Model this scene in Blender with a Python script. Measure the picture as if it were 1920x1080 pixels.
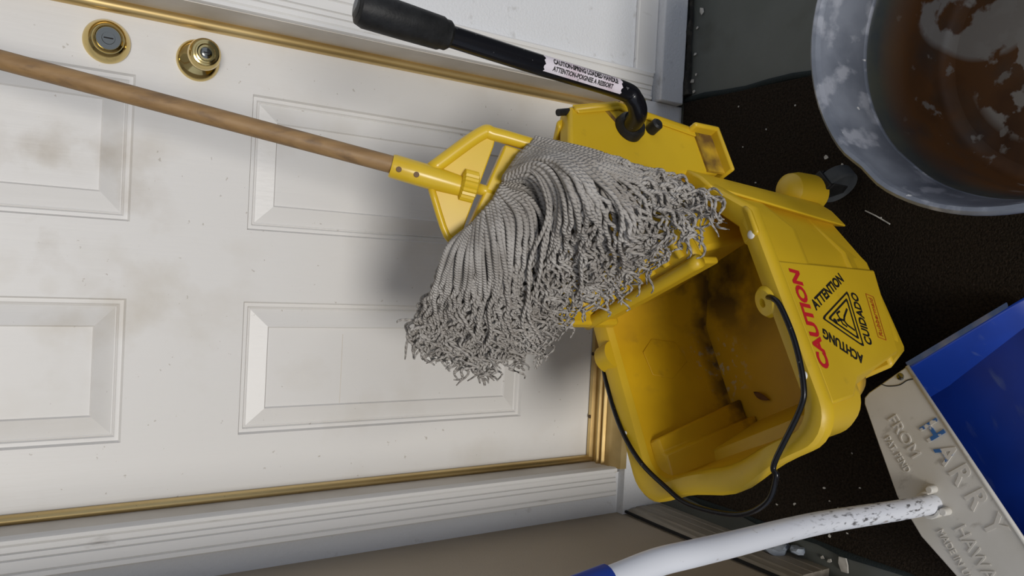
import bpy, bmesh, math, random
import numpy as np
from mathutils import Vector, Matrix

random.seed(7); np.random.seed(7)
for o in list(bpy.data.objects): bpy.data.objects.remove(o)
scene = bpy.context.scene
COL = scene.collection

# ------------------------------------------------------------------ camera
# world: x right along the door, y into the door, z up, floor at z = 0 (metres)
PITCH, YAW, ROLL, FPX = 0.57391, -0.02111, 0.03943, 1476.3
fwd = Vector((math.sin(YAW)*math.cos(PITCH), math.cos(YAW)*math.cos(PITCH), -math.sin(PITCH)))
rt = Vector((math.cos(YAW), -math.sin(YAW), 0)); upv = rt.cross(fwd)
r2 = rt*math.cos(ROLL)+upv*math.sin(ROLL); u2 = upv*math.cos(ROLL)-rt*math.sin(ROLL)
cam_data = bpy.data.cameras.new('camera'); cam = bpy.data.objects.new('camera', cam_data); COL.objects.link(cam)
# the phone was held on its side: picture right = world down, picture up = world right
M3 = Matrix((-u2, r2, -fwd)).transposed()
cam.matrix_world = Matrix.Translation((0, -1.4726, 1.3438)) @ M3.to_4x4()
cam_data.sensor_width = 36; cam_data.lens = FPX/1920*36; cam_data.clip_start = .02
scene.camera = cam

# ------------------------------------------------------------------ light
world = bpy.data.worlds.new('world'); scene.world = world; world.use_nodes = True
bg = world.node_tree.nodes['Background']
bg.inputs[0].default_value = (.74, .82, 1.0, 1); bg.inputs[1].default_value = .58
sun_d = bpy.data.lights.new('sun', 'SUN'); sun_d.energy = 1.75; sun_d.angle = math.radians(17); sun_d.color = (1, .96, .90)
sun = bpy.data.objects.new('sun', sun_d); COL.objects.link(sun)
sdir = Vector((.13, 1.0, -.23)).normalized()           # the way the light travels
sun.rotation_euler = sdir.to_track_quat('-Z', 'Y').to_euler(); sun.location = (-1, -4, 3)
vs = scene.view_settings
vs.view_transform = 'Standard'; vs.look = 'None'; vs.gamma = 1; vs.use_curve_mapping = False; vs.exposure = 0.0

# ------------------------------------------------------------------ materials
def mat(name, col, rough=.5, metal=0, col2=None, nscale=8, lo=.4, hi=.65, detail=4, bump=0, bscale=200, stretch=(1,1,1), spec=.5, coat=0):
    m = bpy.data.materials.new(name); m.use_nodes = True
    nt = m.node_tree; N = nt.nodes; L = nt.links; p = N['Principled BSDF']
    p.inputs['Base Color'].default_value = (*col, 1); p.inputs['Roughness'].default_value = rough
    p.inputs['Metallic'].default_value = metal; p.inputs['Specular IOR Level'].default_value = spec
    p.inputs['Coat Weight'].default_value = coat
    tc = N.new('ShaderNodeTexCoord'); mp = N.new('ShaderNodeMapping'); L.new(tc.outputs['Object'], mp.inputs[0])
    mp.inputs['Scale'].default_value = stretch
    m['_'] = 0
    if col2:
        n = N.new('ShaderNodeTexNoise'); n.inputs['Scale'].default_value = nscale; n.inputs['Detail'].default_value = detail
        L.new(mp.outputs[0], n.inputs['Vector'])
        r = N.new('ShaderNodeValToRGB'); r.color_ramp.elements[0].position = lo; r.color_ramp.elements[1].position = hi
        r.color_ramp.elements[0].color = (*col, 1); r.color_ramp.elements[1].color = (*col2, 1)
        L.new(n.outputs['Fac'], r.inputs[0]); L.new(r.outputs[0], p.inputs['Base Color'])
    if bump:
        n = N.new('ShaderNodeTexNoise'); n.inputs['Scale'].default_value = bscale; n.inputs['Detail'].default_value = 3
        L.new(mp.outputs[0], n.inputs['Vector'])
        b = N.new('ShaderNodeBump'); b.inputs['Strength'].default_value = bump; b.inputs['Distance'].default_value = .004
        L.new(n.outputs['Fac'], b.inputs['Height']); L.new(b.outputs[0], p.inputs['Normal'])
    return m
def over(m, col, nscale, lo, hi, detail=4, stretch=(1,1,1), center=None, radius=None, amount=1, seed=0, rough=None, zband=None, edge=.4):
    """lay a second colour (dirt, paint, rust) over what the material has: noise, within a sphere or a height band"""
    nt = m.node_tree; N = nt.nodes; L = nt.links; p = N['Principled BSDF']
    tc = N.new('ShaderNodeTexCoord'); mp = N.new('ShaderNodeMapping'); L.new(tc.outputs['Object'], mp.inputs[0])
    mp.inputs['Scale'].default_value = stretch; mp.inputs['Location'].default_value = (seed, seed*.7, seed*.3)
    n = N.new('ShaderNodeTexNoise'); n.inputs['Scale'].default_value = nscale; n.inputs['Detail'].default_value = detail
    L.new(mp.outputs[0], n.inputs['Vector'])
    r = N.new('ShaderNodeMapRange'); r.inputs[1].default_value = lo; r.inputs[2].default_value = hi; L.new(n.outputs['Fac'], r.inputs[0])
    fac = r.outputs[0]
    def mul(a, b):
        x = N.new('ShaderNodeMath'); x.operation = 'MULTIPLY'; L.new(a, x.inputs[0])
        if isinstance(b, (int, float)): x.inputs[1].default_value = b
        else: L.new(b, x.inputs[1])
        return x.outputs[0]
    if center is not None:
        d = N.new('ShaderNodeVectorMath'); d.operation = 'DISTANCE'; L.new(tc.outputs['Object'], d.inputs[0]); d.inputs[1].default_value = center
        q = N.new('ShaderNodeMapRange'); q.inputs[1].default_value = radius; q.inputs[2].default_value = radius*edge; L.new(d.outputs['Value'], q.inputs[0])
        fac = mul(fac, q.outputs[0])
    if zband is not None:
        s = N.new('ShaderNodeSeparateXYZ'); L.new(tc.outputs['Object'], s.inputs[0])
        q = N.new('ShaderNodeMapRange'); q.inputs[1].default_value = zband[0]; q.inputs[2].default_value = zband[1]; L.new(s.outputs[2], q.inputs[0])
        fac = mul(fac, q.outputs[0])
    if amount != 1: fac = mul(fac, amount)
    mx = N.new('ShaderNodeMix'); mx.data_type = 'RGBA'; L.new(fac, mx.inputs[0]); mx.inputs[7].default_value = (*col, 1)
    src = p.inputs['Base Color'].links
    if src: L.new(src[0].from_socket, mx.inputs[6])
    else: mx.inputs[6].default_value = p.inputs['Base Color'].default_value
    L.new(mx.outputs[2], p.inputs['Base Color'])
    if rough is not None:
        k = N.new('ShaderNodeMix'); L.new(fac, k.inputs[0]); k.inputs[3].default_value = rough
        src = p.inputs['Roughness'].links
        if src: L.new(src[0].from_socket, k.inputs[2])
        else: k.inputs[2].default_value = p.inputs['Roughness'].default_value
        L.new(k.outputs[0], p.inputs['Roughness'])
    return m

M = {}
M['door'] = mat('door_paint', (.74,.725,.70), .42, bump=.10, bscale=120, stretch=(1,1,.06))
over(M['door'], (.50,.44,.34), 5, .50, .72, 6, center=(-.03,0,1.20), radius=.30, amount=.75)
over(M['door'], (.42,.36,.28), 9, .52, .75, 6, center=(.10,0,1.27), radius=.20, amount=.75, seed=3)
over(M['door'], (.55,.50,.42), 6, .55, .8, 6, amount=.4, seed=5)
over(M['door'], (.34,.29,.23), 95, .735, .76, 2, amount=.5, seed=9)
M['trim'] = mat('trim_paint', (.76,.75,.73), .45, bump=.08, bscale=150, stretch=(1,1,.1))
over(M['trim'], (.40,.37,.33), 40, .66, .74, 4, amount=.5, stretch=(1,1,.3))
M['jamb'] = mat('jamb_paint', (.68,.64,.58), .5, col2=(.58,.54,.48), nscale=10)
M['brass'] = mat('brass', (.70,.53,.25), .38, .85, col2=(.58,.42,.18), nscale=14, stretch=(1,1,.3))
M['polished'] = mat('polished_brass', (.70,.55,.24), .13, 1)
M['steel'] = mat('steel_key_face', (.26,.26,.23), .14, 1)
M['gapdirt'] = mat('packed_dirt', (.016,.015,.012), .95, col2=(.05,.045,.035), nscale=60, lo=.5, hi=.75, bump=.8, bscale=90)
M['black'] = mat('black_gap', (.012,.012,.012), .9)
M['screw'] = mat('dark_screw', (.10,.06,.03), .5, .6)
M['wallwhite'] = mat('white_wall_paint', (.71,.72,.735), .6, bump=.35, bscale=180)
over(M['wallwhite'], (.45,.44,.42), 30, .66, .75, 4, amount=.5)
M['beige'] = mat('beige_wall_paint', (.44,.37,.28), .7, col2=(.40,.335,.25), nscale=5, bump=.12, bscale=260)
M['baseb'] = mat('taupe_baseboard', (.34,.30,.24), .6, col2=(.26,.23,.18), nscale=9, stretch=(4,1,8), bump=.2, bscale=90)
M['concrete'] = mat('painted_concrete', (.105,.112,.10), .6, col2=(.08,.088,.075), nscale=4, bump=.1, bscale=60)
over(M['concrete'], (.05,.05,.035), 7, .58, .75, 6, amount=.7, seed=2)
M['carpet'] = mat('brown_carpet', (.030,.022,.015), 1, col2=(.012,.009,.006), nscale=220, lo=.35, hi=.7, detail=2, bump=1, bscale=320, spec=.1)
over(M['carpet'], (.09,.075,.06), 260, .72, .77, 2, amount=.5, seed=4)
M['carpetedge'] = mat('carpet_binding', (.018,.024,.024), .9, bump=.5, bscale=300, spec=.2)
M['ceil'] = mat('porch_ceiling_paint', (.62,.56,.46), .7)
M['yellow'] = mat('yellow_plastic', (.62,.405,.016), .42, col2=(.57,.365,.014), nscale=6, bump=.02, bscale=300)
over(M['yellow'], (.32,.19,.02), 30, .66, .80, 5, amount=.45, seed=1)
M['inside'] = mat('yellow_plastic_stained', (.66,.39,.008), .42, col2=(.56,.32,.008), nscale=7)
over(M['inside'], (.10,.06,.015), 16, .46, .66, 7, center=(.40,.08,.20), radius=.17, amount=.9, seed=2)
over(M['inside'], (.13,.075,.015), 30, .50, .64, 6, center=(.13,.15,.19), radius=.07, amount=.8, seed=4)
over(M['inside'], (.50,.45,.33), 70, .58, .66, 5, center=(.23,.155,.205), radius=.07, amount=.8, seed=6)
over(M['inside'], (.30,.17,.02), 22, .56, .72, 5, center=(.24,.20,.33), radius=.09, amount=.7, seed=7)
M['infloor'] = mat('yellow_plastic_floor', (.60,.37,.008), .45, col2=(.52,.31,.008), nscale=7)
over(M['infloor'], (.09,.055,.015), 14, .36, .58, 7, center=(.40,.06,.20), radius=.20, amount=.95, seed=2)
over(M['infloor'], (.09,.055,.015), 40, .40, .6, 6, center=(.075,.14,.20), radius=.05, amount=.9, seed=4)
over(M['infloor'], (.52,.48,.36), 60, .56, .62, 5, center=(.21,.14,.20), radius=.07, amount=.8, seed=6)
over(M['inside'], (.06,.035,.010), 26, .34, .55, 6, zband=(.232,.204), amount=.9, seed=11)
M['dirty'] = mat('yellow_plastic_grimy', (.60,.37,.02), .5, col2=(.13,.07,.02), nscale=16, lo=.40, hi=.62, detail=6)
M['gripper'] = mat('bright_yellow_plastic', (.74,.50,.025), .28, col2=(.68,.44,.02), nscale=9)
M['orange'] = mat('red_print', (.50,.012,.02), .5)
M['logo'] = mat('orange_red_print', (.42,.08,.01), .5)
M['print'] = mat('black_print', (.012,.011,.010), .5)
M['blackpaint'] = mat('gloss_black_paint', (.006,.006,.008), .22, spec=.35)
over(M['blackpaint'], (.16,.16,.16), 140, .70, .73, 3, amount=.6)
M['rubber'] = mat('black_rubber', (.010,.010,.010), .5, spec=.3, col2=(.018,.018,.018), nscale=60, bump=.1, bscale=300)
M['wheel'] = mat('grey_wheel', (.065,.07,.075), .7, spec=.2, col2=(.045,.05,.055), nscale=30)
M['label'] = mat('pale_sticker', (.74,.68,.72), .5, col2=(.66,.55,.60), nscale=30)
over(M['label'], (.10,.09,.10), 90, .66, .70, 4, amount=.7)
M['wood'] = mat('worn_wood', (.34,.205,.085), .55, col2=(.25,.145,.058), nscale=14, lo=.35, hi=.7, detail=6, stretch=(6,6,.5), bump=.06, bscale=60)
over(M['wood'], (.14,.085,.045), 25, .56, .72, 5, stretch=(3,3,.6), amount=.7, seed=4)
M['whiteplastic'] = mat('white_plastic', (.62,.59,.53), .42, col2=(.56,.53,.46), nscale=9, bump=.03, bscale=80)
over(M['whiteplastic'], (.28,.25,.20), 34, .62, .74, 6, amount=.55, stretch=(2,1,1), seed=2)
M['emboss'] = mat('white_plastic_letters', (.60,.565,.50), .42)
M['emblue'] = mat('letters_daubed_with_blue', (.60,.565,.50), .45, col2=(.035,.13,.34), nscale=55, lo=.46, hi=.50, detail=3)
M['pole'] = mat('white_pole', (.72,.73,.76), .32)
over(M['pole'], (.06,.055,.055), 190, .54, .66, 7, center=(.008,.0,.25), radius=.24, amount=.9, stretch=(1,1,.35), seed=3)
over(M['pole'], (.20,.15,.10), 60, .66, .70, 5, amount=.7, stretch=(1,1,.4), seed=6)
M['blue'] = mat('blue_plastic', (.005,.038,.30), .42, col2=(.004,.028,.22), nscale=8)
over(M['blue'], (.10,.14,.26), 18, .60, .78, 7, amount=.5, stretch=(1,3,1), seed=2)
M['bluerim'] = mat('worn_blue_edge', (.05,.08,.16), .6, col2=(.13,.13,.16), nscale=30)
M['galv'] = mat('galvanised_steel', (.25,.275,.325), .45, .3, col2=(.155,.175,.215), nscale=13, lo=.38, hi=.62, detail=6)
over(M['galv'], (.46,.48,.54), 20, .54, .62, 6, amount=.7, seed=3)
over(M['galv'], (.75,.75,.75), 45, .72, .74, 3, amount=.9, seed=8)
M['tubin'] = mat('rusted_tub_inside', (.045,.055,.06), .32, .2, col2=(.07,.075,.06), nscale=14)
over(M['tubin'], (.19,.078,.022), 9, .22, .50, 7, zband=(.155,.09), rough=.6)
over(M['tubin'], (.070,.028,.009), 6, .48, .66, 7, zband=(.10,.03), seed=4)
over(M['tubin'], (.50,.46,.40), 17, .515, .545, 7, center=(-.01,.03,.02), radius=.15, amount=.9, seed=8, rough=.6, edge=.9)
over(M['tubin'], (.42,.39,.34), 22, .62, .65, 6, amount=.7, seed=12, zband=(.14,.05))
over(M['tubin'], (.46,.43,.38), 14, .44, .48, 7, center=(.09,.15,.03), radius=.10, amount=.9, seed=5, edge=.9)
M['chip'] = mat('paint_chip', (.55,.53,.48), .7, col2=(.40,.38,.34), nscale=60)
M['chunk'] = mat('blue_grey_rubble', (.34,.38,.43), .8, col2=(.20,.24,.30), nscale=25, bump=.3, bscale=60)
M['leaf'] = mat('dry_leaf', (.16,.065,.02), .7, col2=(.09,.035,.015), nscale=60)

# mop yarn: twisted plies from a wave over the strand's own uv
def yarn_mat(name, c0, c1):
    m = bpy.data.materials.new(name); m.use_nodes = True; nt = m.node_tree; N = nt.nodes; L = nt.links; p = N['Principled BSDF']
    p.inputs['Roughness'].default_value = .95; p.inputs['Specular IOR Level'].default_value = .1
    uv = N.new('ShaderNodeUVMap'); mp = N.new('ShaderNodeMapping'); L.new(uv.outputs[0], mp.inputs[0])
    w = N.new('ShaderNodeTexWave'); w.wave_type = 'BANDS'; w.bands_direction = 'DIAGONAL'
    mp.inputs['Scale'].default_value = (1, 1, 1); w.inputs['Scale'].default_value = 1.0; w.inputs['Distortion'].default_value = .4; w.inputs['Detail'].default_value = 1
    L.new(mp.outputs[0], w.inputs['Vector'])
    tc = N.new('ShaderNodeTexCoord'); n = N.new('ShaderNodeTexNoise'); n.inputs['Scale'].default_value = 25; n.inputs['Detail'].default_value = 5; L.new(tc.outputs['Object'], n.inputs['Vector'])
    r = N.new('ShaderNodeValToRGB'); r.color_ramp.elements[0].position = .35; r.color_ramp.elements[1].position = .68
    r.color_ramp.elements[0].color = (*c0, 1); r.color_ramp.elements[1].color = (*c1, 1); L.new(n.outputs['Fac'], r.inputs[0]); L.new(r.outputs[0], p.inputs['Base Color'])
    b = N.new('ShaderNodeBump'); b.inputs['Strength'].default_value = 1.0; b.inputs['Distance'].default_value = .0015
    L.new(w.outputs['Fac'], b.inputs['Height']); L.new(b.outputs[0], p.inputs['Normal'])
    return m
M['yarn'] = yarn_mat('grey_cotton_yarn', (.35,.32,.285), (.51,.48,.44))

# ------------------------------------------------------------------ mesh helpers
class MB:
    def __init__(s): s.v = []; s.f = []; s.uv = []
    def add(s, vs_, fs):
        o = len(s.v); s.v += [tuple(map(float, v)) for v in vs_]; s.f += [tuple(i+o for i in f) for f in fs]; return s
    def box(s, x0, x1, y0, y1, z0, z1):
        return s.add([(x0,y0,z0),(x1,y0,z0),(x1,y1,z0),(x0,y1,z0),(x0,y0,z1),(x1,y0,z1),(x1,y1,z1),(x0,y1,z1)],
                     [(0,3,2,1),(4,5,6,7),(0,1,5,4),(1,2,6,5),(2,3,7,6),(3,0,4,7)])
    def loft(s, rings, cap0=True, cap1=True, closed=True):
        n = len(rings[0]); vs_ = [p for r in rings for p in r]; fs = []
        for i in range(len(rings)-1):
            for j in range(n if closed else n-1):
                a = i*n+j; b = i*n+(j+1) % n; fs.append((a, b, b+n, a+n))
        if cap0: fs.append(tuple(reversed(range(n))))
        if cap1: fs.append(tuple(range((len(rings)-1)*n, len(rings)*n)))
        return s.add(vs_, fs)
    def tube(s, path, rad, sides=12, cap=True):
        P = [Vector(p) for p in path]; n = len(P); rads = rad if isinstance(rad, (list, tuple)) else [rad]*n
        rings = []; nrm = None
        for i in range(n):
            t = (P[min(i+1, n-1)]-P[max(i-1, 0)]).normalized()
            if nrm is None: nrm = t.orthogonal().normalized()
            else: nrm = (nrm-t*nrm.dot(t)).normalized()
            bi = t.cross(nrm)
            rings.append([P[i]+(nrm*math.cos(2*math.pi*k/sides)+bi*math.sin(2*math.pi*k/sides))*rads[i] for k in range(sides)])
        return s.loft(rings, cap, cap)
    def lathe(s, prof, origin, axis, sides=32, cap0=True, cap1=True, star=None):
        a = Vector(axis).normalized(); u = a.orthogonal().normalized(); w = a.cross(u); o = Vector(origin); rings = []
        for h, r in prof:
            rings.append([o+a*h+(u*math.cos(2*math.pi*k/sides)+w*math.sin(2*math.pi*k/sides))*(r*(star if star and k % 2 else 1)) for k in range(sides)])
        return s.loft(rings, cap0, cap1)
    def prism(s, poly, d):
        """poly: 3D points of one face, d: offset vector of the other"""
        d = Vector(d); P = [Vector(p) for p in poly]; n = len(P)
        return s.add(P+[p+d for p in P], [tuple(range(n)), tuple(reversed(range(n, 2*n)))]+[(i, i+n, (i+1) % n+n, (i+1) % n) for i in range(n)])
    def mesh(s, name):
        me = bpy.data.meshes.new(name); me.from_pydata(s.v, [], s.f)
        bm = bmesh.new(); bm.from_mesh(me); bmesh.ops.recalc_face_normals(bm, faces=bm.faces); bm.to_mesh(me); bm.free()
        return me
def obj(name, mb, m, parent=None, smooth=False, bevel=0, seg=2, angle=30, sub=0):
    me = mb if isinstance(mb, bpy.types.Mesh) else mb.mesh(name)
    if isinstance(m, (list, tuple)):
        for k in m: me.materials.append(k)
    else: me.materials.append(m)
    o = bpy.data.objects.new(name, me); COL.objects.link(o)
    if parent: o.parent = parent
    if smooth: me.shade_smooth()
    if smooth == 'auto': me.set_sharp_from_angle(angle=math.radians(angle))
    if bevel:
        b = o.modifiers.new('bevel', 'BEVEL'); b.width = bevel; b.segments = seg; b.limit_method = 'ANGLE'; b.angle_limit = math.radians(angle); b.harden_normals = False
        me.shade_smooth(); me.set_sharp_from_angle(angle=math.radians(40))
    if sub:
        b = o.modifiers.new('sub', 'SUBSURF'); b.levels = sub; b.render_levels = sub
    return o
def empty(name, loc=(0,0,0), rz=0):
    o = bpy.data.objects.new(name, None); COL.objects.link(o); o.location = loc; o.rotation_euler = (0,0,rz); return o
def tag(o, label, cat=None, group=None, kind=None):
    o['label'] = label
    if cat: o['category'] = cat
    if group: o['group'] = group
    if kind: o['kind'] = kind
    return o
def struct(o, label=None):
    o['kind'] = 'structure'
    if label: o['label'] = label
    return o
def smoothpath(pts, n=8):
    """Catmull-Rom through the points"""
    P = [Vector(p) for p in pts]; P = [P[0]*2-P[1]]+P+[P[-1]*2-P[-2]]; out = []
    for i in range(1, len(P)-2):
        for k in range(n):
            t = k/n; a, b, c, d = P[i-1], P[i], P[i+1], P[i+2]
            out.append(.5*((2*b)+(c-a)*t+(2*a-5*b+4*c-d)*t*t+(3*b-a-3*c+d)*t*t*t))
    out.append(P[-2]); return out
def text_geo(s, bold=.02, extrude=0, res=3):
    cu = bpy.data.curves.new('txt', 'FONT'); cu.body = s; cu.offset = bold; cu.extrude = extrude; cu.resolution_u = res
    t = bpy.data.objects.new('txt', cu); COL.objects.link(t); bpy.context.view_layer.update()
    me = bpy.data.meshes.new_from_object(t.evaluated_get(bpy.context.evaluated_depsgraph_get()))
    vs_ = np.array([v.co[:] for v in me.vertices]); fs = [tuple(p.vertices) for p in me.polygons]
    bpy.data.objects.remove(t); bpy.data.curves.remove(cu); bpy.data.meshes.remove(me)
    lo = vs_.min(0); hi = vs_.max(0)
    vs_[:, 0] = (vs_[:, 0]-lo[0])/(hi[0]-lo[0]); vs_[:, 1] = (vs_[:, 1]-lo[1])/(hi[1]-lo[1])
    if extrude: vs_[:, 2] = (vs_[:, 2]-lo[2])/(hi[2]-lo[2])
    return vs_, fs
def text(name, s, m, parent, fn, bold=.02, extrude=0):
    vs_, fs = text_geo(s, bold, extrude)
    mb = MB(); mb.add([fn(*v) for v in vs_], fs); me = bpy.data.meshes.new(name); me.from_pydata(mb.v, [], mb.f)
    return obj(name, me, m, parent)

BAKED = {'G': {'handle': [[0.1481, -0.4189, 0.8747], [0.1992, -0.3346, 1.1301], [0.2404, -0.2599, 1.3563]], 'sock': [[0.1464, -0.4184, 0.876], [0.1365, -0.4336, 0.83], [0.125, -0.4502, 0.7798]], 'arm': [[0.1463, -0.4354, 0.8245], [0.2042, -0.4575, 0.7576], [0.2063, -0.4646, 0.7361], [0.1936, -0.4866, 0.6693]], 'plate': [[0.1514, -0.4371, 0.8195], [0.2058, -0.4575, 0.7577], [0.2049, -0.4651, 0.7345], [0.188, -0.4641, 0.7375], [0.0704, -0.4525, 0.7726], [0.0463, -0.4504, 0.7791], [0.0514, -0.4443, 0.7975], [0.1252, -0.4353, 0.825]], 'bar': [[0.1918, -0.4692, 0.7222], [0.1844, -0.4797, 0.6903], [0.1725, -0.4799, 0.6897], [0.0721, -0.4609, 0.7473], [0.0611, -0.4534, 0.7699], [0.1812, -0.4681, 0.7255]], 'knob': [[0.1287, -0.4491, 0.783], [0.1243, -0.457, 0.7591]], 'stub': [[0.1243, -0.457, 0.7591], [0.1192, -0.4652, 0.7342]]}, 'GD': [[[0.06, -0.47, 0.7801], [0.033, -0.46, 0.8031], [-0.0184, -0.43, 0.8003], [-0.0682, -0.4, 0.802], [-0.1108, -0.38, 0.8033], [-0.1353, -0.37, 0.7851]], [[0.0701, -0.47, 0.7699], [0.0227, -0.47, 0.7797], [-0.0249, -0.44, 0.7692], [-0.0925, -0.4, 0.7658], [-0.1663, -0.38, 0.7642]], [[0.0887, -0.47, 0.7537], [0.0319, -0.48, 0.7563], [-0.0233, -0.45, 0.7353], [-0.0981, -0.41, 0.7217], [-0.1818, -0.38, 0.7035]], [[0.1085, -0.47, 0.7355], [0.0568, -0.49, 0.7337], [-0.0138, -0.46, 0.704], [-0.0887, -0.42, 0.6793], [-0.1771, -0.39, 0.6449]], [[0.1287, -0.475, 0.7286], [0.0907, -0.5, 0.6982], [0.0279, -0.48, 0.6877], [-0.038, -0.45, 0.6767], [-0.0945, -0.42, 0.6332], [-0.1525, -0.4, 0.5872]], [[0.1428, -0.48, 0.726], [0.1579, -0.52, 0.7017], [0.1156, -0.53, 0.6679], [0.0467, -0.49, 0.6445], [-0.0282, -0.45, 0.6268], [-0.1254, -0.42, 0.5727]], [[0.1548, -0.48, 0.7174], [0.1652, -0.5501, 0.695], [0.1113, -0.5901, 0.679], [0.04, -0.52, 0.6209], [-0.0261, -0.47, 0.5891], [-0.0811, -0.44, 0.552]], [[0.1773, -0.48, 0.7026], [0.165, -0.5615, 0.6751], [0.1061, -0.6042, 0.6471], [0.042, -0.55, 0.5885], [-0.015, -0.5, 0.549], [-0.0641, -0.46, 0.513]], [[0.1911, -0.48, 0.688], [0.1639, -0.5678, 0.6606], [0.1084, -0.6143, 0.6168], [0.0575, -0.6187, 0.5871], [0.0178, -0.54, 0.4996], [-0.0191, -0.515, 0.4835]], [[0.1995, -0.48, 0.6788], [0.169, -0.5651, 0.6395], [0.1374, -0.5989, 0.5647], [0.0884, -0.6306, 0.5298], [0.0514, -0.622, 0.5002], [0.0318, -0.6098, 0.4921]], [[0.205, -0.48, 0.6743], [0.1751, -0.5619, 0.6174], [0.1494, -0.5868, 0.5334], [0.121, -0.6133, 0.4801], [0.0864, -0.6373, 0.4516], [0.0516, -0.6332, 0.4558]], [[0.2083, -0.48, 0.6735], [0.1834, -0.5574, 0.6043], [0.163, -0.5796, 0.5168], [0.1397, -0.6033, 0.46], [0.1202, -0.6307, 0.4274], [0.0946, -0.65, 0.435]]], 'HP': [[0.5305, -0.105, 0.5283], [0.5217, -0.125, 0.5322], [0.5219, -0.15, 0.5418], [0.5332, -0.165, 0.5587], [0.5438, -0.168, 0.5867], [0.5571, -0.168, 0.7367], [0.5711, -0.168, 0.8694], [0.5835, -0.168, 0.9923]]}

# ================================================================== THE SETTING
FL = MB().box(-1.5, 3.2, -4.2, .3, -.12, 0); struct(obj('floor', FL, M['concrete']), 'grey-green painted concrete porch slab')
DX0, DX1, DZ0, DTOP = -.428, .3945, .149, 2.18
# ---- door leaf: stiles and rails around six panel openings, panels are pieces of their own
door = struct(empty('door_1', (-.017, 0, .149)), 'white six-panel entry door with brass lock and knob')
def dpart(name, mb, m, parent=door, **k):
    o = obj(name, mb, m, parent, **k)
    if parent is door: o.location = (.017, 0, -.149)
    return o
cols = [(-.320, -.075), (.056, .303)]; rows = [(.352, .973), (1.167, 1.80), (1.92, 2.09)]
leaf = MB(); xs = [DX0-.02, cols[0][0], cols[0][1], cols[1][0], cols[1][1], DX1+.02]; zs = [DZ0-.01]+[z for r in rows for z in r]+[DTOP]
for i in range(5):
    for j in range(len(zs)-1):
        if i in (1, 3) and j % 2 == 1: continue
        leaf.box(xs[i], xs[i+1], 0, .04, zs[j], zs[j+1])
me = leaf.mesh('door_leaf'); bm = bmesh.new(); bm.from_mesh(me); bmesh.ops.remove_doubles(bm, verts=bm.verts, dist=1e-5)
# drop the faces that two neighbouring cells share
seen = {}
for f in bm.faces: seen.setdefault(tuple(round(c, 4) for c in f.calc_center_median()), []).append(f)
bmesh.ops.delete(bm, geom=[f for l in seen.values() if len(l) > 1 for f in l], context='FACES'); bmesh.ops.recalc_face_normals(bm, faces=bm.faces); bm.to_mesh(me); bm.free()
dpart('door_leaf', me, M['door'])
prof = [(0, 0), (.003, .007), (.009, .007), (.0115, .011), (.0135, .009), (.0150, .0095), (.046, .001), (.0485, .0045), (.060, .0045)]
for c in cols:
    for r in rows:
        rings = [[(c[0]+d, y, r[0]+d), (c[1]-d, y, r[0]+d), (c[1]-d, y, r[1]-d), (c[0]+d, y, r[1]-d)] for d, y in prof]
        pn = MB().loft(rings, False, True); dpart('panel', pn, M['door'])
dpart('hairline_crack', MB().box(-.275, -.135, .0040, .0046, .7785, .7800), M['jamb'])
# ---- lock and knob
dead = dpart('deadbolt', MB().lathe([(0,.036),(.005,.036),(.009,.034),(.016,.030),(.020,.0265),(.022,.024)], (.349,0,1.213), (0,-1,0), 48), M['polished'], smooth='auto')
obj('bezel', MB().lathe([(.020,.0235),(.026,.0225),(.028,.020),(.0265,.0185)], (.349,0,1.213), (0,-1,0), 40), M['polished'], dead, smooth='auto')
obj('lock_cylinder', MB().lathe([(.0255,.0185),(.0272,.018),(.0272,.010),(.0285,.0095)], (.349,0,1.213), (0,-1,0), 36), M['steel'], dead, smooth='auto')
obj('keyhole', MB().box(.3482,.3500,-.0292,-.028,1.206,1.220), M['black'], dead)
kn = dpart('door_knob', MB().lathe([(0,.036),(.004,.036),(.008,.034),(.014,.027),(.018,.018),(.022,.0135),(.034,.0125)], (.345,0,1.070), (0,-1,0), 48), M['polished'], smooth='auto')
obj('knob_ball', MB().lathe([(.030,.0130),(.036,.020),(.044,.0255),(.053,.0270),(.062,.0255),(.067,.0215),(.068,.0185)], (.345,0,1.070), (0,-1,0), 48), M['polished'], kn, smooth='auto')
obj('knob_ring', MB().lathe([(.066,.0190),(.0695,.0175),(.0700,.0150),(.0675,.0125)], (.345,0,1.070), (0,-1,0), 40), M['polished'], kn, smooth='auto')
obj('key_cylinder', MB().lathe([(.066,.0125),(.0690,.0085),(.0700,.0060)], (.345,0,1.070), (0,-1,0), 28), M['steel'], kn, smooth='auto')
obj('keyhole', MB().box(.3440,.3456,-.0708,-.0698,1.0655,1.0745), M['black'], kn)

# ---- brass weather strips with their screws, jambs, casings
def strip(name, x0, x1, sgn, lab):
    w = abs(x1-x0); pr = []
    for k in range(9):
        t = k/8; pr.append((x0+(x1-x0)*t, -.006-.011*max(0, math.sin(math.pi*(.10+.80*t)))**.6))
    pr = [(x0, .0)]+pr+[(x1, .0)]
    o = struct(obj(name, MB().loft([[(x, y, z) for x, y in pr] for z in (DZ0-.01, DTOP)]), M['brass'], smooth='auto', angle=50), lab)
    for z in [.27+.145*k for k in range(13)]:
        xm = x0+(x1-x0)*.45
        obj('screw', MB().lathe([(0,.0042),(.002,.0036),(.0022,.001)], (xm, -.0135, z), (0,-1,0), 10), M['screw'], o, smooth='auto')
    return o
strip('trim_1', -.4235, -.4385, -1, 'brass weather strip down the hinge side of the door')
strip('trim_2', .3985, .4185, 1, 'brass weather strip down the lock side of the door')
struct(obj('trim_3', MB().box(-.450, -.4370, -.080, .04, .125, DTOP), M['jamb']), 'beige painted door jamb on the hinge side')
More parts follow.
